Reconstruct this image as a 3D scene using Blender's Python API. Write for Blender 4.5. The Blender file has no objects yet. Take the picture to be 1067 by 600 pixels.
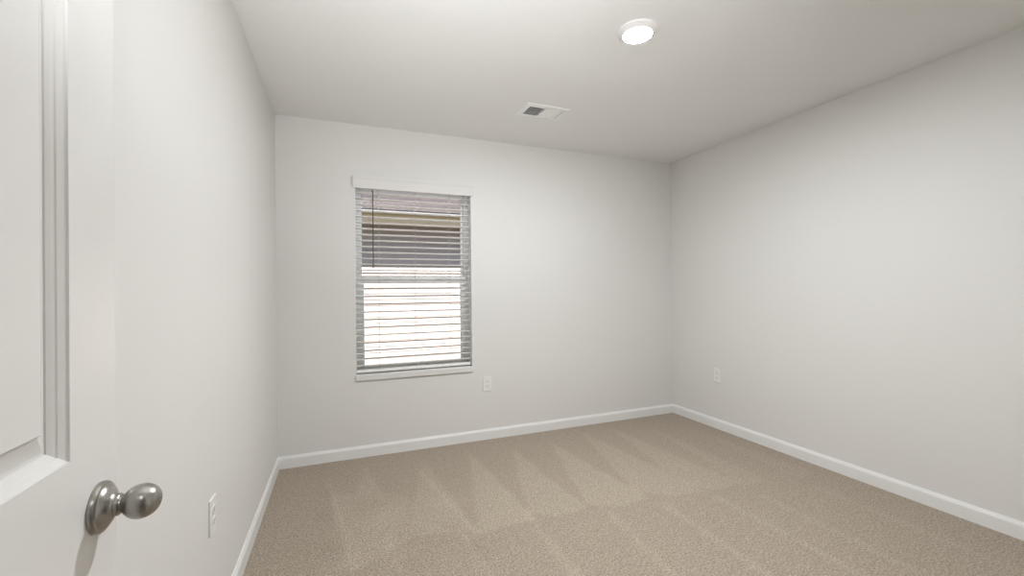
import bpy, bmesh, math, random
import numpy as np
from mathutils import Vector, Matrix

C = bpy.context.scene.collection
S = bpy.context.scene
PI = math.pi
random.seed(7)

# ------------------------------------------------------------------ camera
ROOM_W, ROOM_D, ROOM_H = 3.4288, 3.346, 2.44
cam_d = bpy.data.cameras.new('camera'); cam = bpy.data.objects.new('camera', cam_d); C.objects.link(cam)
cam_d.sensor_fit = 'HORIZONTAL'; cam_d.sensor_width = 36.0
cam_d.lens = 448.304 / 1067 * 36
cam_d.clip_start = 0.02
YAW, PITCH, ROLL = 0.37783, 0.0041, -0.00994
fw = Vector((math.sin(YAW) * math.cos(PITCH), math.cos(YAW) * math.cos(PITCH), math.sin(PITCH)))
rt0 = Vector((math.cos(YAW), -math.sin(YAW), 0)); up0 = rt0.cross(fw)
rt = rt0 * math.cos(ROLL) + up0 * math.sin(ROLL)
up = -rt0 * math.sin(ROLL) + up0 * math.cos(ROLL)
cam.matrix_world = Matrix(((rt.x, up.x, -fw.x, 0.41583), (rt.y, up.y, -fw.y, 0.0),
                           (rt.z, up.z, -fw.z, 1.21533), (0, 0, 0, 1)))
S.camera = cam

# ------------------------------------------------------------------ light and exposure
S.view_settings.view_transform = 'Standard'; S.view_settings.look = 'None'
S.view_settings.exposure = 0.10; S.view_settings.gamma = 1.0
S.view_settings.use_curve_mapping = False
LENS_EMIT = 1000.0            # ceiling lamp diffuser
DOORWAY_FILL_POWER = 11.5             # unseen fill added in the doorway, aimed up to brighten the ceiling
SUN_E = 16.0
SKY_STRENGTH = 0.20
w = bpy.data.worlds.new('sky'); S.world = w; w.use_nodes = True
nt = w.node_tree; nt.nodes.clear()
sky = nt.nodes.new('ShaderNodeTexSky'); sky.sky_type = 'NISHITA'; sky.sun_disc = False
sky.sun_elevation = math.radians(59); sky.sun_rotation = math.radians(190)
bg = nt.nodes.new('ShaderNodeBackground'); bg.inputs['Strength'].default_value = SKY_STRENGTH
wo = nt.nodes.new('ShaderNodeOutputWorld')
nt.links.new(sky.outputs[0], bg.inputs[0]); nt.links.new(bg.outputs[0], wo.inputs[0])
sun_d = bpy.data.lights.new('sun', 'SUN'); sun_d.energy = SUN_E; sun_d.angle = 0.009; sun_d.color = (1.0, 0.95, 0.9)
sun = bpy.data.objects.new('sun', sun_d); C.objects.link(sun)
sun.rotation_euler = Vector((-0.09, 0.515, -0.857)).to_track_quat('-Z', 'Y').to_euler()
door_fill_d = bpy.data.lights.new('doorway_fill', 'AREA'); door_fill_d.shape = 'DISK'  # added fill light without a fixture, in place of a bounced flash
door_fill_d.size = 0.25; door_fill_d.energy = DOORWAY_FILL_POWER; door_fill_d.spread = math.radians(82); door_fill_d.color = (0.95, 0.97, 1.0)
door_fill = bpy.data.objects.new('doorway_fill', door_fill_d); C.objects.link(door_fill)
door_fill.location = (0.5, -0.16, 1.25)
door_fill.rotation_euler = Vector((0.26, 1.22, 1.0)).to_track_quat('-Z', 'Y').to_euler()
hall_fill_d = bpy.data.lights.new('hall_ceiling_fill', 'AREA'); hall_fill_d.shape = 'DISK'  # soft fill added out of view behind the doorway, no fixture
hall_fill_d.size = 0.3; hall_fill_d.energy = 5.6; hall_fill_d.color = (0.95, 0.97, 1.0)
hall_fill = bpy.data.objects.new('hall_ceiling_fill', hall_fill_d); C.objects.link(hall_fill)
hall_fill.location = (0.55, -0.85, 2.42)


# ------------------------------------------------------------------ materials
def srgb(r, g, b):
    f = lambda c: (c / 255 / 12.92) if c / 255 <= 0.04045 else ((c / 255 + 0.055) / 1.055) ** 2.4
    return (f(r), f(g), f(b), 1)


def mat(name, col, rough=0.6, metal=0.0, spec=0.5, bump=None, var=None, coat=0.0):
    """Principled material; bump = (scale, strength, distance), var = (scale, amount) slight tone drift."""
    m = bpy.data.materials.new(name); m.use_nodes = True
    n = m.node_tree.nodes; l = m.node_tree.links
    b = n['Principled BSDF']
    b.inputs['Base Color'].default_value = col
    b.inputs['Roughness'].default_value = rough
    b.inputs['Metallic'].default_value = metal
    b.inputs['Specular IOR Level'].default_value = spec
    if coat:
        b.inputs['Coat Weight'].default_value = coat; b.inputs['Coat Roughness'].default_value = 0.2
    geo = n.new('ShaderNodeNewGeometry')
    if bump:
        t = n.new('ShaderNodeTexNoise'); t.inputs['Scale'].default_value = bump[0]; t.inputs['Detail'].default_value = 3
        l.new(geo.outputs['Position'], t.inputs['Vector'])
        bp = n.new('ShaderNodeBump'); bp.inputs['Strength'].default_value = bump[1]; bp.inputs['Distance'].default_value = bump[2]
        l.new(t.outputs[0], bp.inputs['Height']); l.new(bp.outputs[0], b.inputs['Normal'])
    if var:
        t = n.new('ShaderNodeTexNoise'); t.inputs['Scale'].default_value = var[0]; t.inputs['Detail'].default_value = 2
        l.new(geo.outputs['Position'], t.inputs['Vector'])
        mx = n.new('ShaderNodeMix'); mx.data_type = 'RGBA'
        a = var[1]
        mx.inputs[6].default_value = (col[0] * (1 - a), col[1] * (1 - a), col[2] * (1 - a), 1)
        mx.inputs[7].default_value = (min(1, col[0] * (1 + a)), min(1, col[1] * (1 + a)), min(1, col[2] * (1 + a)), 1)
        l.new(t.outputs[0], mx.inputs[0]); l.new(mx.outputs[2], b.inputs['Base Color'])
    return m


M = {}
M['wall'] = mat('greige_wall_paint', srgb(223, 221, 217), 0.55, spec=0.35, bump=(260, 0.06, 0.002), var=(1.5, 0.012))
M['ceiling'] = mat('ceiling_paint', srgb(236, 235, 232), 0.8, spec=0.2, bump=(200, 0.05, 0.002), var=(1.2, 0.012))
M['trim'] = mat('white_semigloss_trim', srgb(232, 231, 228), 0.35, spec=0.5, var=(6, 0.01))
M['door'] = mat('white_semigloss_door', srgb(230, 228, 224), 0.27, spec=0.7, bump=(420, 0.05, 0.001), var=(4, 0.01))
M['sill'] = mat('painted_sill', srgb(222, 220, 216), 0.5, var=(6, 0.01))
M['vinyl'] = mat('white_window_vinyl', srgb(238, 239, 237), 0.4, var=(9, 0.01))
M['slat'] = mat('white_blind_slat', srgb(242, 240, 236), 0.42, var=(12, 0.01))
M['valance'] = mat('off_white_valance', srgb(225, 223, 220), 0.5, spec=0.3, var=(8, 0.01))
M['wand'] = mat('smoky_clear_wand', srgb(92, 88, 84), 0.25, spec=0.6, var=(30, 0.05))
M['cord'] = mat('blind_cord', srgb(205, 200, 192), 0.9, var=(50, 0.04))
M['plastic'] = mat('white_outlet_plastic', srgb(232, 230, 225), 0.35, var=(20, 0.01))
M['slot'] = mat('outlet_slot_dark', srgb(58, 55, 52), 0.6, var=(60, 0.05))
M['nickel'] = mat('satin_nickel', srgb(164, 161, 155), 0.29, metal=1.0, bump=(900, 0.03, 0.0005), var=(40, 0.03))
M['register'] = mat('white_register_enamel', srgb(236, 235, 232), 0.45, var=(20, 0.01))
M['duct'] = mat('galvanised_duct', srgb(172, 170, 166), 0.6, metal=0.0, var=(20, 0.05))
M['fascia'] = mat('tan_fascia', srgb(230, 204, 164), 0.6, var=(3, 0.03))
M['soffit'] = mat('tan_soffit', srgb(204, 168, 110), 0.7, var=(3, 0.03))
M['siding'] = mat('cream_pink_siding', srgb(184, 170, 163), 0.65, var=(2, 0.02))
M['drip'] = mat('white_drip_edge', srgb(230, 226, 222), 0.5, var=(3, 0.02))


def mat_shingle():
    m = mat('grey_lilac_shingles', srgb(90, 82, 82), 0.9)
    n = m.node_tree.nodes; l = m.node_tree.links
    b = n['Principled BSDF']
    tc = n.new('ShaderNodeTexCoord')
    br = n.new('ShaderNodeTexBrick'); br.inputs['Scale'].default_value = 1.0
    br.inputs['Brick Width'].default_value = 0.22; br.inputs['Row Height'].default_value = 0.14
    br.inputs['Mortar Size'].default_value = 0.006
    br.inputs['Color1'].default_value = srgb(80, 71, 71); br.inputs['Color2'].default_value = srgb(62, 56, 57)
    br.inputs['Mortar'].default_value = srgb(40, 37, 37)
    l.new(tc.outputs['Object'], br.inputs['Vector'])
    ns = n.new('ShaderNodeTexNoise'); ns.inputs['Scale'].default_value = 60; ns.inputs['Detail'].default_value = 4
    l.new(tc.outputs['Object'], ns.inputs['Vector'])
    mr = n.new('ShaderNodeMapRange'); mr.inputs[3].default_value = 0.6; mr.inputs[4].default_value = 1.4
    l.new(ns.outputs[0], mr.inputs[0])
    mx = n.new('ShaderNodeMix'); mx.data_type = 'RGBA'; mx.blend_type = 'MULTIPLY'; mx.inputs[0].default_value = 1
    l.new(br.outputs['Color'], mx.inputs[6]); l.new(mr.outputs[0], mx.inputs[7])
    l.new(mx.outputs[2], b.inputs['Base Color'])
    return m


def mat_grass():
    m = mat('dry_lawn', srgb(62, 66, 52), 0.95, bump=(60, 0.5, 0.03), var=(8, 0.3))
    return m


def mat_glass():
    m = bpy.data.materials.new('window_glass'); m.use_nodes = True
    n = m.node_tree.nodes; l = m.node_tree.links
    n.remove(n['Principled BSDF'])
    out = n['Material Output']
    tr = n.new('ShaderNodeBsdfTransparent'); tr.inputs[0].default_value = (0.95, 0.96, 0.955, 1)
    gl = n.new('ShaderNodeBsdfGlossy'); gl.inputs['Roughness'].default_value = 0.02
    fr = n.new('ShaderNodeFresnel'); fr.inputs[0].default_value = 1.45
    mx = n.new('ShaderNodeMixShader')
    l.new(fr.outputs[0], mx.inputs[0]); l.new(tr.outputs[0], mx.inputs[1]); l.new(gl.outputs[0], mx.inputs[2])
    l.new(mx.outputs[0], out.inputs[0])
    return m


def mat_carpet():
    """Cut-pile carpet: two beige yarn tones mixed by how the pile lies ('pile' attribute left by the
    vacuum cleaner), a fine tuft speckle and a bumpy pile surface."""
    m = bpy.data.materials.new('beige_cut_pile_carpet'); m.use_nodes = True
    n = m.node_tree.nodes; l = m.node_tree.links
    b = n['Principled BSDF']; b.inputs['Roughness'].default_value = 0.95
    b.inputs['Specular IOR Level'].default_value = 0.08
    b.inputs['Sheen Weight'].default_value = 0.15; b.inputs['Sheen Roughness'].default_value = 0.5
    geo = n.new('ShaderNodeNewGeometry')
    at = n.new('ShaderNodeAttribute'); at.attribute_name = 'pile'
    mx = n.new('ShaderNodeMix'); mx.data_type = 'RGBA'
    mx.inputs[6].default_value = CARPET_DARK; mx.inputs[7].default_value = CARPET_LIGHT
    l.new(at.outputs['Fac'], mx.inputs[0])
    n1 = n.new('ShaderNodeTexNoise'); n1.inputs['Scale'].default_value = 120; n1.inputs['Detail'].default_value = 4
    n1.inputs['Roughness'].default_value = 0.65
    l.new(geo.outputs['Position'], n1.inputs['Vector'])
    mr = n.new('ShaderNodeMapRange'); mr.inputs[1].default_value = 0.3; mr.inputs[2].default_value = 0.7
    mr.inputs[3].default_value = 0.42; mr.inputs[4].default_value = 1.55; mr.clamp = False
    l.new(n1.outputs[0], mr.inputs[0])
    n2 = n.new('ShaderNodeTexNoise'); n2.inputs['Scale'].default_value = 26; n2.inputs['Detail'].default_value = 3
    l.new(geo.outputs['Position'], n2.inputs['Vector'])
    mr2 = n.new('ShaderNodeMapRange'); mr2.inputs[1].default_value = 0.3; mr2.inputs[2].default_value = 0.7
    mr2.inputs[3].default_value = 0.95; mr2.inputs[4].default_value = 1.05
    l.new(n2.outputs[0], mr2.inputs[0])
    mul = n.new('ShaderNodeMath'); mul.operation = 'MULTIPLY'
    l.new(mr.outputs[0], mul.inputs[0]); l.new(mr2.outputs[0], mul.inputs[1])
    m2 = n.new('ShaderNodeMix'); m2.data_type = 'RGBA'; m2.blend_type = 'MULTIPLY'; m2.inputs[0].default_value = 1
    l.new(mx.outputs[2], m2.inputs[6]); l.new(mul.outputs[0], m2.inputs[7])
    l.new(m2.outputs[2], b.inputs['Base Color'])
    bp = n.new('ShaderNodeBump'); bp.inputs['Strength'].default_value = 0.55; bp.inputs['Distance'].default_value = 0.006
    l.new(n1.outputs[0], bp.inputs['Height']); l.new(bp.outputs[0], b.inputs['Normal'])
    return m


def mat_lens():
    m = bpy.data.materials.new('lit_diffuser'); m.use_nodes = True
    b = m.node_tree.nodes['Principled BSDF']
    b.inputs['Base Color'].default_value = (0.9, 0.9, 0.9, 1)
    b.inputs['Emission Color'].default_value = (0.92, 0.955, 1.0, 1)
    b.inputs['Emission Strength'].default_value = LENS_EMIT
    return m


CARPET_DARK = srgb(156, 143, 127)
CARPET_LIGHT = srgb(173, 160, 143)
M['shingle'] = mat_shingle(); M['grass'] = mat_grass(); M['glass'] = mat_glass()
M['carpet'] = mat_carpet(); M['lens'] = mat_lens()


# ------------------------------------------------------------------ helpers
def tag(o, label=None, cat=None, group=None, kind=None):
    if label: o['label'] = label
    if cat: o['category'] = cat
    if group: o['group'] = group
    if kind: o['kind'] = kind
    return o


def empty(name, loc, rot=(0, 0, 0)):
    o = bpy.data.objects.new(name, None); o.empty_display_size = 0.05
    C.objects.link(o); o.location = loc; o.rotation_euler = rot
    return o


def obj(name, bm, m, parent=None, smooth=False, loc=None):
    me = bpy.data.meshes.new(name)
    bmesh.ops.recalc_face_normals(bm, faces=bm.faces)
    bm.to_mesh(me); bm.free()
    me.materials.append(m)
    if smooth:
        me.polygons.foreach_set('use_smooth', [True] * len(me.polygons))
        me.set_sharp_from_angle(angle=math.radians(38))
    o = bpy.data.objects.new(name, me); C.objects.link(o)
    if parent: o.parent = parent
    if loc: o.location = loc
    return o


def add_box(bm, x0, x1, y0, y1, z0, z1, bevel=0.0, seg=2):
    r = bmesh.ops.create_cube(bm, size=1.0)
    vs = r['verts']
    for v in vs:
        v.co.x = x0 + (v.co.x + 0.5) * (x1 - x0)
        v.co.y = y0 + (v.co.y + 0.5) * (y1 - y0)
        v.co.z = z0 + (v.co.z + 0.5) * (z1 - z0)
    if bevel:
        es = list({e for v in vs for e in v.link_edges})
        bmesh.ops.bevel(bm, geom=es, offset=bevel, segments=seg, affect='EDGES', profile=0.6)
    return bm


def box(*a, **k):
    return add_box(bmesh.new(), *a, **k)


def add_lathe(bm, prof, axis='z', seg=48, origin=(0, 0, 0), sx=1.0, sy=1.0):
    """prof: list of (radius, t) along the axis."""
    rings = []
    O = Vector(origin)

    def P(r, t, a):
        u, v = r * math.cos(a) * sx, r * math.sin(a) * sy
        if axis == 'z': return O + Vector((u, v, t))
        if axis == 'x': return O + Vector((t, u, v))
        return O + Vector((u, t, v))
    for r, t in prof:
        if r < 1e-6: rings.append([bm.verts.new(P(0, t, 0))])
        else: rings.append([bm.verts.new(P(r, t, 2 * PI * i / seg)) for i in range(seg)])
    for a, b in zip(rings, rings[1:]):
        for i in range(seg):
            j = (i + 1) % seg
            if len(a) == 1 and len(b) == 1: continue
            if len(a) == 1: bm.faces.new((a[0], b[i], b[j]))
            elif len(b) == 1: bm.faces.new((a[i], a[j], b[0]))
            else: bm.faces.new((a[i], a[j], b[j], b[i]))
    return bm


def add_extrude(bm, prof, p0, p1, frame):
    """Closed 2D profile (u, v) swept straight from p0 to p1; frame = (U, V) world directions."""
    U, V = Vector(frame[0]), Vector(frame[1])
    a = [bm.verts.new(Vector(p0) + U * u + V * v) for u, v in prof]
    b = [bm.verts.new(Vector(p1) + U * u + V * v) for u, v in prof]
    k = len(prof)
    for i in range(k):
        j = (i + 1) % k
        bm.faces.new((a[i], a[j], b[j], b[i]))
    bm.faces.new(a); bm.faces.new(list(reversed(b)))
    return bm


def add_tube(bm, p0, p1, r, seg=8):
    p0, p1 = Vector(p0), Vector(p1)
    d = (p1 - p0).normalized()
    u = d.orthogonal().normalized(); v = d.cross(u)
    A = [bm.verts.new(p0 + (u * math.cos(2 * PI * i / seg) + v * math.sin(2 * PI * i / seg)) * r) for i in range(seg)]
    B = [bm.verts.new(p1 + (u * math.cos(2 * PI * i / seg) + v * math.sin(2 * PI * i / seg)) * r) for i in range(seg)]
    for i in range(seg):
        j = (i + 1) % seg
        bm.faces.new((A[i], A[j], B[j], B[i]))
    bm.faces.new(list(reversed(A))); bm.faces.new(B)
    return bm


def holed_slab(a0, a1, b0, b1, ha0, ha1, hb0, hb1, t0, t1, place):
    """A slab from (a0,b0) to (a1,b1) with one rectangular hole, from depth t0 to t1."""
    bm = bmesh.new()
    As = [a0, ha0, ha1, a1]; Bs = [b0, hb0, hb1, b1]
    g = {}
    for k, t in enumerate((t0, t1)):
        for i, a in enumerate(As):
            for j, b in enumerate(Bs): g[i, j, k] = bm.verts.new(place(a, b, t))
    for k in (0, 1):
        for i in range(3):
            for j in range(3):
                if (i, j) == (1, 1): continue
                bm.faces.new((g[i, j, k], g[i + 1, j, k], g[i + 1, j + 1, k], g[i, j + 1, k]))
    for i in range(3):
        for j in (0, 3): bm.faces.new((g[i, j, 0], g[i + 1, j, 0], g[i + 1, j, 1], g[i, j, 1]))
        for j2 in (0, 3): bm.faces.new((g[j2, i, 0], g[j2, i + 1, 0], g[j2, i + 1, 1], g[j2, i, 1]))
    ring = [(1, 1), (2, 1), (2, 2), (1, 2)]
    for q in range(4):
        (i, j), (k2, l2) = ring[q], ring[(q + 1) % 4]
        bm.faces.new((g[i, j, 0], g[k2, l2, 0], g[k2, l2, 1], g[i, j, 1]))
    return bm


def struct(name, bm, m, parent=None, smooth=False):
    o = obj(name, bm, m, parent, smooth)
    if not parent: o['kind'] = 'structure'
    return o


# ------------------------------------------------------------------ room shell
T = 0.18
FY = -0.03                       # inner face of the wall with the doorway
DO0, DO1, DOH = 0.125, 0.895, 2.045   # door opening
WX0, WX1, WZ0, WZ1 = 0.513, 1.397, 0.600, 2.03   # window opening
VX0, VX1, VY0, VY1 = 1.592, 1.842, 2.606, 2.742  # register hole in the ceiling

# carpet: a fine grid whose 'pile' attribute records the vacuum tracks
NX, NY = 300, 290
gx = np.linspace(0, ROOM_W, NX); gy = np.linspace(FY - 0.11, ROOM_D, NY)
X, Y = np.meshgrid(gx, gy)


def poly_sd(poly):
    P = np.array(poly, float)
    d = np.full(X.shape, 1e9); inside = np.zeros(X.shape, bool)
    for i in range(len(P)):
        a = P[i]; b = P[(i + 1) % len(P)]
        e = b - a
        t = np.clip(((X - a[0]) * e[0] + (Y - a[1]) * e[1]) / (e @ e), 0, 1)
        d = np.minimum(d, np.hypot(X - a[0] - t * e[0], Y - a[1] - t * e[1]))
        if abs(e[1]) > 1e-9:
            c = ((a[1] > Y) != (b[1] > Y)) & (X < (b[0] - a[0]) * (Y - a[1]) / (b[1] - a[1]) + a[0])
            inside ^= c
    return np.where(inside, -d, d)


def seg_d(a, b):
    a = np.array(a); b = np.array(b); e = b - a
    t = np.clip(((X - a[0]) * e[0] + (Y - a[1]) * e[1]) / (e @ e), 0, 1)
    return np.hypot(X - a[0] - t * e[0], Y - a[1] - t * e[1]), t


wob = (np.sin(X * 17.3 + 2.1 * np.sin(Y * 11.7)) + np.sin(Y * 23.1 + 1.7 * np.sin(X * 13.9))) * 0.004
pile = np.full(X.shape, 0.25)
WEDGES = [
    ([(1.293, 3.132), (1.047, 2.073), (1.19, 2.07), (1.357, 2.081)], 0.62),
    ([(1.619, 3.056), (1.352, 2.157), (1.482, 2.07), (1.666, 2.059)], 0.60),
    ([(1.946, 3.072), (1.694, 2.104), (1.851, 2.026), (2.062, 2.034)], 0.62),
    ([(2.304, 3.22), (2.123, 2.459), (2.051, 2.142), (2.201, 2.001), (2.442, 1.964)], 0.55),
    ([(2.596, 3.178), (2.43, 2.346), (2.391, 2.11), (2.489, 1.957), (2.718, 1.972)], 0.50),
    ([(2.922, 3.123), (2.786, 2.319), (2.678, 1.918), (2.907, 1.936)], 0.35),
    ([(0.951, 3.1), (0.751, 2.344), (0.707, 2.17), (0.958, 2.129), (1.046, 2.102)], 0.50),
    ([(0.349, 2.846), (0.389, 2.496), (0.454, 1.994), (0.709, 2.152), (0.783, 2.56), (0.62, 2.732), (0.556, 3.125), (0.483, 2.75)], 0.45),
    ([(3.189, 3.097), (3.138, 2.114), (3.071, 1.866), (3.296, 1.895)], 0.25),
]
for poly, amt in WEDGES:
    s = poly_sd(poly) + wob
    pile += 0.8 * amt * np.clip(0.5 - s / 0.035, 0, 1)
STREAKS = [  # bright ridges left between two passes: ends, half width, strength
    ((1.764, 1.99), (1.704, 1.30), .035, .5), ((2.1, 1.95), (2.077, 1.2), .035, .5), ((1.32, 1.80), (1.345, 1.40), .035, .4),
    ((1.337, 2.099), (1.353, 1.45), .03, .4), ((0.963, 2.109), (1.005, 1.60), .03, .4), ((2.432, 1.90), (2.448, 1.1), .035, .4),
    ((2.686, 1.80), (2.688, 1.0), .035, .4), ((3.092, 1.75), (3.074, 0.9), .035, .35),
    ((1.293, 3.132), (1.352, 2.083), .022, .3), ((0.885, 2.985), (1.036, 2.069), .022, .4), ((0.347, 2.945), (0.447, 2.025), .028, .4),
    ((0.568, 3.12), (0.625, 2.601), .025, .3), ((1.619, 3.056), (1.666, 2.059), .022, .2), ((1.946, 3.072), (2.062, 2.034), .022, .2),
    ((0.62, 2.2), (0.68, 1.2), .03, .35),
]
for a, b, hw, amt in STREAKS:
    d, t = seg_d(a, b)
    pile += 0.75 * amt * np.exp(-((d + wob) / (0.7 * hw)) ** 2)
# scuffed patches near the left wall
rng = np.random.default_rng(3)
for _ in range(26):
    cx, cy = rng.uniform(0.3, 1.05), rng.uniform(1.7, 2.9)
    r = rng.uniform(0.025, 0.075)
    pile += rng.uniform(-0.32, 0.25) * np.exp(-((X - cx + wob) ** 2 + ((Y - cy) * 0.8) ** 2) / r ** 2)
for _ in range(60):
    cx, cy = rng.uniform(0.2, 3.3), rng.uniform(0.3, 3.2)
    r = rng.uniform(0.04, 0.16)
    pile += rng.uniform(-0.1, 0.1) * np.exp(-((X - cx) ** 2 + ((Y - cy) * 0.6) ** 2) / r ** 2)
pile = np.clip(pile, 0, 1.15)
me = bpy.data.meshes.new('floor')
co = np.stack([X.ravel(), Y.ravel(), np.zeros(X.size)], 1)
ii = np.arange(NX * NY).reshape(NY, NX)
faces = np.stack([ii[:-1, :-1].ravel(), ii[:-1, 1:].ravel(), ii[1:, 1:].ravel(), ii[1:, :-1].ravel()], 1)
me.from_pydata(co.tolist(), [], faces.tolist())
att = me.attributes.new('pile', 'FLOAT', 'POINT'); att.data.foreach_set('value', pile.ravel().astype(np.float32))
me.materials.append(M['carpet'])
floor = bpy.data.objects.new('floor', me); C.objects.link(floor); floor['kind'] = 'structure'
struct('floor_slab', box(-T, ROOM_W + T, -1.8, ROOM_D + T, -0.3, -0.004), M['trim'])

# ceiling with the register opening
struct('ceiling', holed_slab(-T, ROOM_W + T, FY - 0.12, ROOM_D + T, VX0, VX1, VY0, VY1, ROOM_H, ROOM_H + 0.2,
                             lambda a, b, t: (a, b, t)), M['ceiling'])
struct('wall_left', box(-T, 0, FY - 0.12, ROOM_D + T, 0, ROOM_H), M['wall'])
struct('wall_right', box(ROOM_W, ROOM_W + T, FY - 0.12, ROOM_D + T, 0, ROOM_H), M['wall'])
struct('wall_back', holed_slab(0, ROOM_W, 0, ROOM_H, WX0, WX1, WZ0, WZ1, ROOM_D, ROOM_D + T,
                               lambda a, b, t: (a, t, b)), M['wall'])
bm = bmesh.new()
add_box(bm, 0, DO0, FY - 0.12, FY, 0, ROOM_H)
add_box(bm, DO1, ROOM_W, FY - 0.12, FY, 0, ROOM_H)
add_box(bm, DO0, DO1, FY - 0.12, FY, DOH, ROOM_H)
struct('wall_front', bm, M['wall'])
# hallway behind the doorway
HX0, HX1, HY = -0.5, 1.7, -1.55
bm = bmesh.new()
add_box(bm, HX0 - 0.1, HX0, HY, FY - 0.12, 0, ROOM_H); add_box(bm, HX1, HX1 + 0.1, HY, FY - 0.12, 0, ROOM_H)
add_box(bm, HX0 - 0.1, HX1 + 0.1, HY - 0.1, HY, 0, ROOM_H)
add_box(bm, HX0 - 0.1, -T, FY - 0.121, FY - 0.02, 0, ROOM_H)
struct('wall_hall', bm, M['wall'])
struct('ceiling_hall', box(HX0 - 0.1, HX1 + 0.1, HY - 0.1, FY - 0.12, ROOM_H, ROOM_H + 0.2), M['ceiling'])
struct('floor_hall', box(HX0 - 0.1, HX1 + 0.1, HY - 0.1, FY - 0.11, -0.02, -0.001), M['carpet'])

# baseboards: flat face with a small eased top
BT, BH = 0.013, 0.083
BP = [(0, 0), (BT, 0), (BT, BH - 0.020), (BT - 0.0015, BH - 0.013), (BT - 0.0055, BH - 0.006), (BT - 0.0075, BH), (0, BH)]
bm = add_extrude(bmesh.new(), BP, (0, FY, 0), (0, ROOM_D, 0), ((1, 0, 0), (0, 0, 1))); struct('baseboard_left', bm, M['trim'])
bm = add_extrude(bmesh.new(), BP, (0, ROOM_D, 0), (ROOM_W, ROOM_D, 0), ((0, -1, 0), (0, 0, 1))); struct('baseboard_back', bm, M['trim'])
bm = add_extrude(bmesh.new(), BP, (ROOM_W, FY, 0), (ROOM_W, ROOM_D, 0), ((-1, 0, 0), (0, 0, 1))); struct('baseboard_right', bm, M['trim'])
bm = add_extrude(bmesh.new(), BP, (DO1 + 0.06, FY, 0), (ROOM_W, FY, 0), ((0, 1, 0), (0, 0, 1))); struct('baseboard_front', bm, M['trim'])
# door casing and jamb
bm = bmesh.new()
add_box(bm, DO1, DO1 + 0.057, FY, FY + 0.014, 0, DOH + 0.057, 0.003)
add_box(bm, DO0 - 0.057, DO1, FY, FY + 0.010, DOH, DOH + 0.057, 0.003)
add_box(bm, DO1 - 0.018, DO1, FY - 0.12, FY, 0, DOH)
add_box(bm, DO0, DO0 + 0.018, FY - 0.12, FY - 0.04, 0, DOH)
add_box(bm, DO0, DO1, FY - 0.12, FY, DOH - 0.018, DOH)
struct('trim_1', bm, M['trim'])

# ------------------------------------------------------------------ window
win = empty('window_1', ((WX0 + WX1) / 2, ROOM_D + 0.1, WZ0)); win['kind'] = 'structure'
O = Vector(win.location)


def wbox(bm, x0, x1, y0, y1, z0, z1, bev=0.0):      # world coordinates to the window's own
    return add_box(bm, x0 - O.x, x1 - O.x, y0 - O.y, y1 - O.y, z0 - O.z, z1 - O.z, bev)


F0, F1 = ROOM_D + 0.105, ROOM_D + 0.178
fwid = 0.034
bm = bmesh.new()
wbox(bm, WX0, WX0 + fwid, F0, F1, WZ0, WZ1, 0.002); wbox(bm, WX1 - fwid, WX1, F0, F1, WZ0, WZ1, 0.002)
wbox(bm, WX0 + fwid, WX1 - fwid, F0, F1, WZ1 - fwid, WZ1, 0.002); wbox(bm, WX0 + fwid, WX1 - fwid, F0, F1, WZ0, WZ0 + 0.024, 0.002)
obj('window_frame', bm, M['vinyl'], win)
bm = bmesh.new()                                  # added liners, white to stand in for daylight on the returns
wbox(bm, WX0 + 0.0005, WX0 + 0.004, ROOM_D + 0.0005, F0, WZ0 + 0.002, WZ1 - 0.001); wbox(bm, WX1 - 0.004, WX1 - 0.0005, ROOM_D + 0.0005, F0, WZ0 + 0.002, WZ1 - 0.001)
obj('whitened_liner', bm, M['vinyl'], win)


def sash(name, y0, y1, z0, z1, sw, bot, top):
    bm = bmesh.new()
    x0, x1 = WX0 + fwid - 0.004, WX1 - fwid + 0.004
    wbox(bm, x0, x0 + sw, y0, y1, z0, z1, 0.003); wbox(bm, x1 - sw, x1, y0, y1, z0, z1, 0.003)
    wbox(bm, x0 + sw, x1 - sw, y0, y1, z0, z0 + bot, 0.003); wbox(bm, x0 + sw, x1 - sw, y0, y1, z1 - top, z1, 0.003)
    s_ = obj(name, bm, M['vinyl'], win)
    g = wbox(bmesh.new(), x0 + sw - 0.005, x1 - sw + 0.005, (y0 + y1) / 2 - 0.002, (y0 + y1) / 2 + 0.002, z0 + bot - 0.005, z1 - top + 0.005)
    obj('pane', g, M['glass'], s_)
    return s_


sash('upper_sash', ROOM_D + 0.144, ROOM_D + 0.170, 1.285, WZ1 - fwid + 0.004, 0.022, 0.040, 0.03)
lo = sash('lower_sash', ROOM_D + 0.112, ROOM_D + 0.140, WZ0 + 0.012, 1.325, 0.034, 0.034, 0.050)
bm = bmesh.new(); zc = (WX0 + WX1) / 2
for xx in (zc - 0.2, zc + 0.2):
    wbox(bm, xx - 0.025, xx + 0.025, ROOM_D + 0.100, ROOM_D + 0.113, 1.300, 1.312, 0.003)
obj('sash_latch', bm, M['vinyl'], lo)
bm = bmesh.new()
wbox(bm, WX0 - 0.004, WX1 + 0.0, ROOM_D - 0.014, F0 + 0.01, WZ0 - 0.040, WZ0 + 0.001, 0.004)
obj('window_sill', bm, M['sill'], win)

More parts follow.
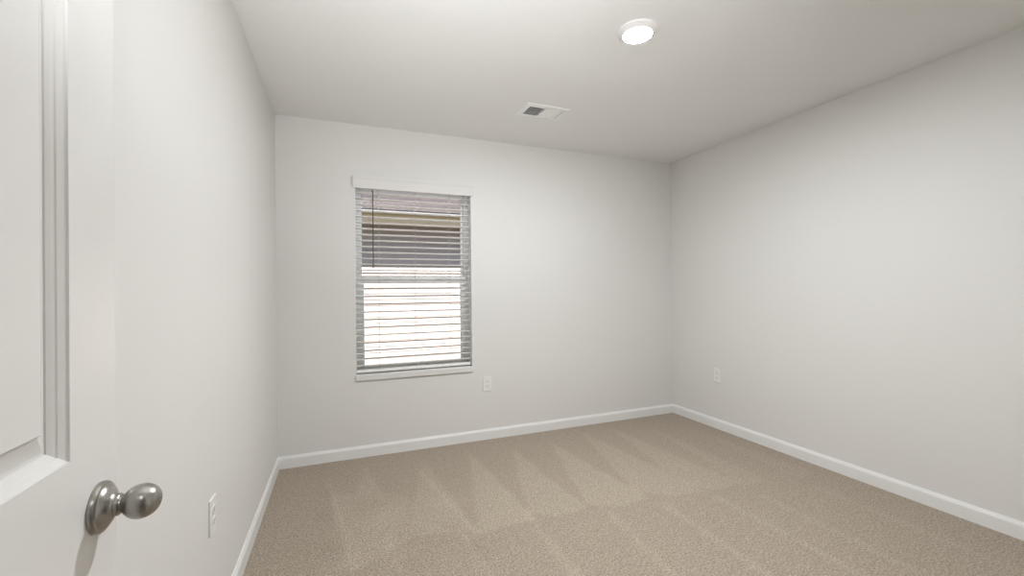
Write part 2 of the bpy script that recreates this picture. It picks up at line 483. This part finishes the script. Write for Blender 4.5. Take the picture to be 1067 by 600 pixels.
# ------------------------------------------------------------------ window blind
bl = empty('window_blind', ((WX0 + WX1) / 2, ROOM_D + 0.035, WZ0 + 0.01))
tag(bl, 'white two-inch horizontal slat blind hanging open in the window under a valance', 'window blind')
O = Vector(bl.location)
sx0, sx1 = WX0 + 0.007, WX1 - 0.008
yc = ROOM_D + 0.058
pitch = 0.0445
z_low = WZ0 + 0.010
bm = wbox(bmesh.new(), sx0, sx1, yc - 0.026, yc + 0.026, z_low, z_low + 0.020, 0.004); obj('bottom_rail', bm, M['slat'], bl)
bm = wbox(bmesh.new(), sx0, sx1, yc - 0.028, yc + 0.028, WZ1 - 0.045, WZ1 - 0.002, 0.002); obj('headrail', bm, M['slat'], bl)
bm = bmesh.new()
zs = []
z = z_low + 0.020 + 0.030
while z < WZ1 - 0.055:
    zs.append(z); z += pitch
TILT = math.radians(-5.0)
for z in zs:                                    # slightly crowned slats lying open
    k = 6; topv = []; botv = []
    for i in range(k + 1):
        u = -0.025 + 0.05 * i / k
        zz = 0.0022 * (1 - (u / 0.025) ** 2) + u * math.tan(TILT)
        topv.append((u, zz + 0.0015)); botv.append((u, zz - 0.0015))
    prof = topv + botv[::-1]
    add_extrude(bm, prof, (sx0 - O.x, yc - O.y, z - O.z), (sx1 - O.x, yc - O.y, z - O.z), ((0, 1, 0), (0, 0, 1)))
obj('slats', bm, M['slat'], bl)
for xx in (0.683, 0.955, 1.228):
    bm = bmesh.new()
    for dy in (-0.0265, 0.0265):
        add_tube(bm, (xx - O.x, yc + dy - O.y, z_low + 0.01 - O.z), (xx - O.x, yc + dy - O.y, WZ1 - 0.03 - O.z), 0.0011, 6)
    for z in zs:
        add_tube(bm, (xx - O.x, yc - 0.0265 - O.y, z - 0.0028 - O.z), (xx - O.x, yc + 0.0265 - O.y, z - 0.0028 - O.z), 0.0009, 6)
    obj('ladder_cord', bm, M['cord'], bl)
# valance with a crown profile and short returns, proud of the wall
vz0, vz1 = 1.972, 2.060
VP = [(0.0, vz0), (0.006, vz0), (0.008, vz0 + 0.006), (0.008, vz0 + 0.018), (0.011, vz0 + 0.024), (0.011, vz0 + 0.058), (0.014, vz0 + 0.066),
      (0.019, vz0 + 0.076), (0.020, vz1), (0.0, vz1)]
bm = bmesh.new()
vx0, vx1 = 0.500, 1.407
add_extrude(bm, [(u, v - O.z) for u, v in VP], (vx0 - O.x, ROOM_D - 0.010 - O.y, 0), (vx1 - O.x, ROOM_D - 0.010 - O.y, 0), ((0, -1, 0), (0, 0, 1)))
for xx in (vx0, vx1 - 0.008):
    wbox(bm, xx, xx + 0.008, ROOM_D - 0.010, ROOM_D - 0.0005, vz0 + 0.004, vz1)
obj('valance', bm, M['valance'], bl, smooth=True)
bm = bmesh.new()
wx = 0.638; wy = ROOM_D - 0.004
add_tube(bm, (wx - O.x, wy - O.y, 1.395 - O.z), (wx - O.x, wy - O.y, 1.965 - O.z), 0.0042, 6)
add_tube(bm, (wx - O.x, wy - O.y, 1.388 - O.z), (wx - O.x, wy - O.y, 1.412 - O.z), 0.0056, 10)
add_tube(bm, (wx - O.x, wy - O.y, 1.962 - O.z), (wx - O.x, yc - 0.02 - O.y, 1.995 - O.z), 0.0018, 6)
obj('tilt_wand', bm, M['wand'], bl)

# ------------------------------------------------------------------ door, swung open along the left wall
XD = 0.128; DY0, DY1 = -0.012, 0.748; DT = 0.035; DZ0, DZ1 = 0.012, 2.035
door = empty('door_1', (XD - DT, DY0, DZ0)); door['kind'] = 'structure'
tag(door, 'white moulded panel door standing open along the left wall', 'door')
O = Vector(door.location)
bm = bmesh.new()
# stepped moulding of each panel: (inset from the panel opening, depth below the face)
RINGS = [(0.0, 0.0), (0.0008, 0.0022), (0.0040, 0.0042), (0.0078, 0.0068), (0.0086, 0.0084), (0.0115, 0.0104), (0.0150, 0.0132), (0.0158, 0.0148),
         (0.0190, 0.0150), (0.0425, 0.0072), (0.0430, 0.0038), (0.0445, 0.0030)]
panels = [(0.107 + DY0, DY1 - 0.107, 1.025, 1.915), (0.107 + DY0, DY1 - 0.107, 0.245, 0.850)]
ys = [DY0, panels[0][0], panels[0][1], DY1]
zs_ = [DZ0, panels[1][2], panels[1][3], panels[0][2], panels[0][3], DZ1]
for side in (1, -1):
    fx = XD if side > 0 else XD - DT
    V = {}
    for i, y in enumerate(ys):
        for j, z in enumerate(zs_): V[i, j] = bm.verts.new(Vector((fx, y, z)) - O)
    for i in range(3):
        for j in range(5):
            if i == 1 and j in (1, 3):
                y0, y1, z0, z1 = ys[1], ys[2], zs_[j], zs_[j + 1]
                prev = [V[1, j], V[2, j], V[2, j + 1], V[1, j + 1]]
                for ins, dep in RINGS[1:]:
                    x = fx - side * dep
                    cur = [bm.verts.new(Vector(c) - O) for c in ((x, y0 + ins, z0 + ins), (x, y1 - ins, z0 + ins), (x, y1 - ins, z1 - ins), (x, y0 + ins, z1 - ins))]
                    for q in range(4):
                        bm.faces.new((prev[q], prev[(q + 1) % 4], cur[(q + 1) % 4], cur[q]))
                    prev = cur
                bm.faces.new(prev)
            else:
                bm.faces.new((V[i, j], V[i + 1, j], V[i + 1, j + 1], V[i, j + 1]))
    if side > 0: VA = V
    else: VB = V
for j in range(5):
    bm.faces.new((VA[0, j], VA[0, j + 1], VB[0, j + 1], VB[0, j])); bm.faces.new((VA[3, j], VA[3, j + 1], VB[3, j + 1], VB[3, j]))
for i in range(3):
    bm.faces.new((VA[i, 0], VA[i + 1, 0], VB[i + 1, 0], VB[i, 0])); bm.faces.new((VA[i, 5], VA[i + 1, 5], VB[i + 1, 5], VB[i, 5]))
obj('door_slab', bm, M['door'], door)
KY, KZ = 0.702, 0.945
ROSE = [(0.0, 0.0), (0.0310, 0.0), (0.0314, 0.0015), (0.0313, 0.0050), (0.0300, 0.0068), (0.0282, 0.0073), (0.0272, 0.0076), (0.0258, 0.0096),
        (0.0225, 0.0122), (0.0185, 0.0142), (0.0155, 0.0160), (0.0138, 0.0182), (0.0134, 0.0195), (0.0, 0.0195)]
EGG = [(0.0, 0.018), (0.0128, 0.018), (0.0137, 0.0192), (0.0137, 0.0208), (0.0128, 0.0222), (0.0113, 0.0230), (0.0108, 0.0246)]
for i in range(1, 25):
    a = PI * (0.155 + 0.845 * i / 24)
    EGG.append((max(0.0215 * math.sin(a) ** 0.95 if i < 24 else 0.0, 0.0), 0.0440 - 0.0208 * math.cos(a)))
for side in (1, -1):
    kx = (XD if side > 0 else XD - DT)
    o3 = (kx - O.x, KY - O.y, KZ - O.z)
    rose = obj('knob_rose', add_lathe(bmesh.new(), [(r, side * t) for r, t in ROSE], 'x', 64, o3), M['nickel'], door, smooth=True)
    obj('doorknob', add_lathe(bmesh.new(), [(r, side * t) for r, t in EGG], 'x', 64, o3), M['nickel'], door, smooth=True)
bm = box(XD - DT / 2 - 0.0125 - O.x, XD - DT / 2 + 0.0125 - O.x, DY1 - 0.002 - O.y, DY1 + 0.001 - O.y, KZ - 0.028 - O.z, KZ + 0.028 - O.z, 0.0004)
obj('latch_plate', bm, M['nickel'], door)

# ------------------------------------------------------------------ outlets


def outlet(label, loc, rz):
    """Duplex wall outlet facing local -y."""
    t = empty('electrical_outlet', loc, (0, 0, rz))
    tag(t, label, 'wall outlet', 'duplex wall outlets')
    bm = box(-0.0365, 0.0365, -0.0065, 0.0, -0.060, 0.060, 0.003, seg=3); obj('cover_plate', bm, M['plastic'], t)
    for s in (1, -1):
        bm = bmesh.new()
        pr = []
        for i in range(28):
            a = 2 * PI * i / 28
            pr.append((0.0172 * math.cos(a), max(-0.0125, min(0.0125, 0.0172 * math.sin(a)))))
        add_extrude(bm, pr, (0, -0.0085, 0.0195 * s), (0, -0.005, 0.0195 * s), ((1, 0, 0), (0, 0, 1)))
        rc = obj('receptacle', bm, M['plastic'], t)
        for dx, hh in ((-0.0064, 0.0045), (0.0064, 0.0037)):
            obj('slot', box(dx - 0.0012, dx + 0.0012, -0.0088, -0.0070, 0.0195 * s + 0.003 - hh, 0.0195 * s + 0.003 + hh), M['slot'], rc)
        obj('slot', add_lathe(bmesh.new(), [(0, -0.0088), (0.0024, -0.0088), (0.0024, -0.007), (0, -0.007)], 'y', 14, (0, 0, 0.0195 * s - 0.0075)), M['slot'], rc)
    obj('screw', add_lathe(bmesh.new(), [(0, -0.0078), (0.002, -0.0077), (0.0033, -0.0068), (0.0033, -0.006), (0, -0.006)], 'y', 16), M['plastic'], t)
    return t


outlet('white duplex wall outlet below and right of the window on the back wall', (1.516, ROOM_D, 0.451), 0)
outlet('white duplex wall outlet on the right wall near the far corner', (ROOM_W, 2.801, 0.459), -PI / 2)
outlet('white duplex wall outlet on the left wall just past the doorknob, seen edge-on', (0.0, 1.742, 0.460), PI / 2)

# ------------------------------------------------------------------ ceiling lamp
lamp = empty('ceiling_light', (1.735, 1.673, ROOM_H))
tag(lamp, 'round white flush disc ceiling light, switched on', 'ceiling light')
TR = [(0.0, 0.0), (0.0945, 0.0), (0.0950, -0.003), (0.0940, -0.0065), (0.0890, -0.0100), (0.0800, -0.0145), (0.0735, -0.0190),
      (0.0700, -0.0215), (0.0675, -0.0220), (0.0660, -0.0205), (0.0, -0.0205)]
obj('trim_ring', add_lathe(bmesh.new(), TR, 'z', 72), M['register'], lamp, smooth=True)
LR = [(0.0655, -0.0206), (0.0655, -0.0212), (0.0600, -0.0232), (0.045, -0.0250), (0.025, -0.0260), (0.0, -0.0263)]
obj('lamp_lens', add_lathe(bmesh.new(), LR, 'z', 72), M['lens'], lamp, smooth=True)

# ------------------------------------------------------------------ ceiling register
vent = empty('ceiling_vent', ((VX0 + VX1) / 2, (VY0 + VY1) / 2, ROOM_H))
tag(vent, 'white rectangular ceiling air vent with dark slots at one end', 'air vent')
hx, hy = (VX1 - VX0) / 2, (VY1 - VY0) / 2
ox, oy = 0.157, 0.105
bm = bmesh.new()
prev = None
for ax, ay, zz in ((ox, oy, 0.0), (ox, oy, -0.002), (ox - 0.004, oy - 0.004, -0.0055), (hx + 0.003, hy + 0.003, -0.008), (hx, hy, -0.0075), (hx, hy, 0.012)):
    cur = [bm.verts.new((sx * ax, sy * ay, zz)) for sx, sy in ((-1, -1), (1, -1), (1, 1), (-1, 1))]
    if prev:
        for q in range(4): bm.faces.new((prev[q], prev[(q + 1) % 4], cur[(q + 1) % 4], cur[q]))
    prev = cur
add_box(bm, -0.012, -0.004, -hy, hy, -0.0075, 0.010)          # bar between the two banks
obj('register_frame', bm, M['register'], vent)


def louvre(x0, x1, y, ang, d=0.026):
    c, s = math.cos(ang) * d / 2, math.sin(ang) * d / 2
    pr = [(-c, -s), (-c, -s + 0.0012), (c, s + 0.0012), (c, s)]
    return add_extrude(bmesh.new(), pr, (x0, y, 0.004), (x1, y, 0.004), ((0, 1, 0), (0, 0, 1)))


for i in range(4):
    yy = -hy + (i + 0.5) * (2 * hy / 4)
    obj('louvre', louvre(-hx, -0.012, yy, math.radians(43), 0.030), M['register'], vent)
for i in range(6):
    yy = -hy + (i + 0.5) * (2 * hy / 6)
    obj('louvre', louvre(-0.004, hx - 0.03, yy, math.radians(-32), 0.028), M['register'], vent)
for i in range(2):
    xx = hx - 0.024 + i * 0.013
    bm = add_extrude(bmesh.new(), [(-0.009, 0.006), (-0.009, 0.0072), (0.007, -0.0058), (0.007, -0.007)], (xx, -hy, 0.002), (xx, hy, 0.002), ((1, 0, 0), (0, 0, 1)))
    obj('louvre', bm, M['register'], vent)
bm = bmesh.new()
for sx_ in (-1, 1):
    add_box(bm, min(sx_ * hx, sx_ * (hx - 0.001)), max(sx_ * hx, sx_ * (hx - 0.001)), -hy, hy, 0.012, 0.19)
for sy_ in (-1, 1):
    add_box(bm, -hx, hx, min(sy_ * hy, sy_ * (hy - 0.001)), max(sy_ * hy, sy_ * (hy - 0.001)), 0.012, 0.19)
add_box(bm, -hx, hx, -hy, hy, 0.19, 0.199)
obj('duct', bm, M['duct'], vent)

# ------------------------------------------------------------------ neighbouring house outside
struct('ground', box(-14, 18, ROOM_D + 0.3, 22, -0.7, -0.45), M['grass'])
HYW, EY, EZ = 6.70, 6.35, 2.20
hs = empty('neighbouring_house', (1.5, HYW, -0.45))
tag(hs, 'neighbouring house with pale lap siding and grey shingle roof seen through the window', 'house')
O = Vector(hs.location)
lap = 0.114
bm = bmesh.new()
prof = [(0.25, -0.45)]
z = -0.45
while z < EZ + 0.05:
    prof += [(-0.017, z), (-0.017, z + 0.004), (-0.003, z + lap - 0.001)]
    z += lap
prof.append((0.25, z))
add_extrude(bm, [(u, v - O.z) for u, v in prof], (-7 - O.x, 0, 0), (10 - O.x, 0, 0), ((0, 1, 0), (0, 0, 1)))
obj('siding_wall', bm, M['siding'], hs)
bm = add_box(bmesh.new(), -7.3 - O.x, 10.3 - O.x, EY - O.y, HYW - 0.003 - O.y, EZ - O.z, EZ + 0.012 - O.z); obj('soffit', bm, M['soffit'], hs)
bm = add_box(bmesh.new(), -7.3 - O.x, 10.3 - O.x, EY - 0.02 - O.y, EY - O.y, EZ - 0.012 - O.z, EZ + 0.125 - O.z); obj('fascia', bm, M['fascia'], hs)
bm = add_box(bmesh.new(), -7.3 - O.x, 10.3 - O.x, EY - 0.105 - O.y, EY + 0.03 - O.y, EZ + 0.113 - O.z, EZ + 0.142 - O.z); obj('drip_edge', bm, M['drip'], hs)
sl = math.atan(5 / 12)
rf = obj('shingle_roof', box(-8.8, 8.8, 0, 6.5, 0, 0.014), M['shingle'], hs, loc=(0, EY - 0.108 - O.y, EZ + 0.143 - O.z))
rf.rotation_euler = (sl, 0, 0)
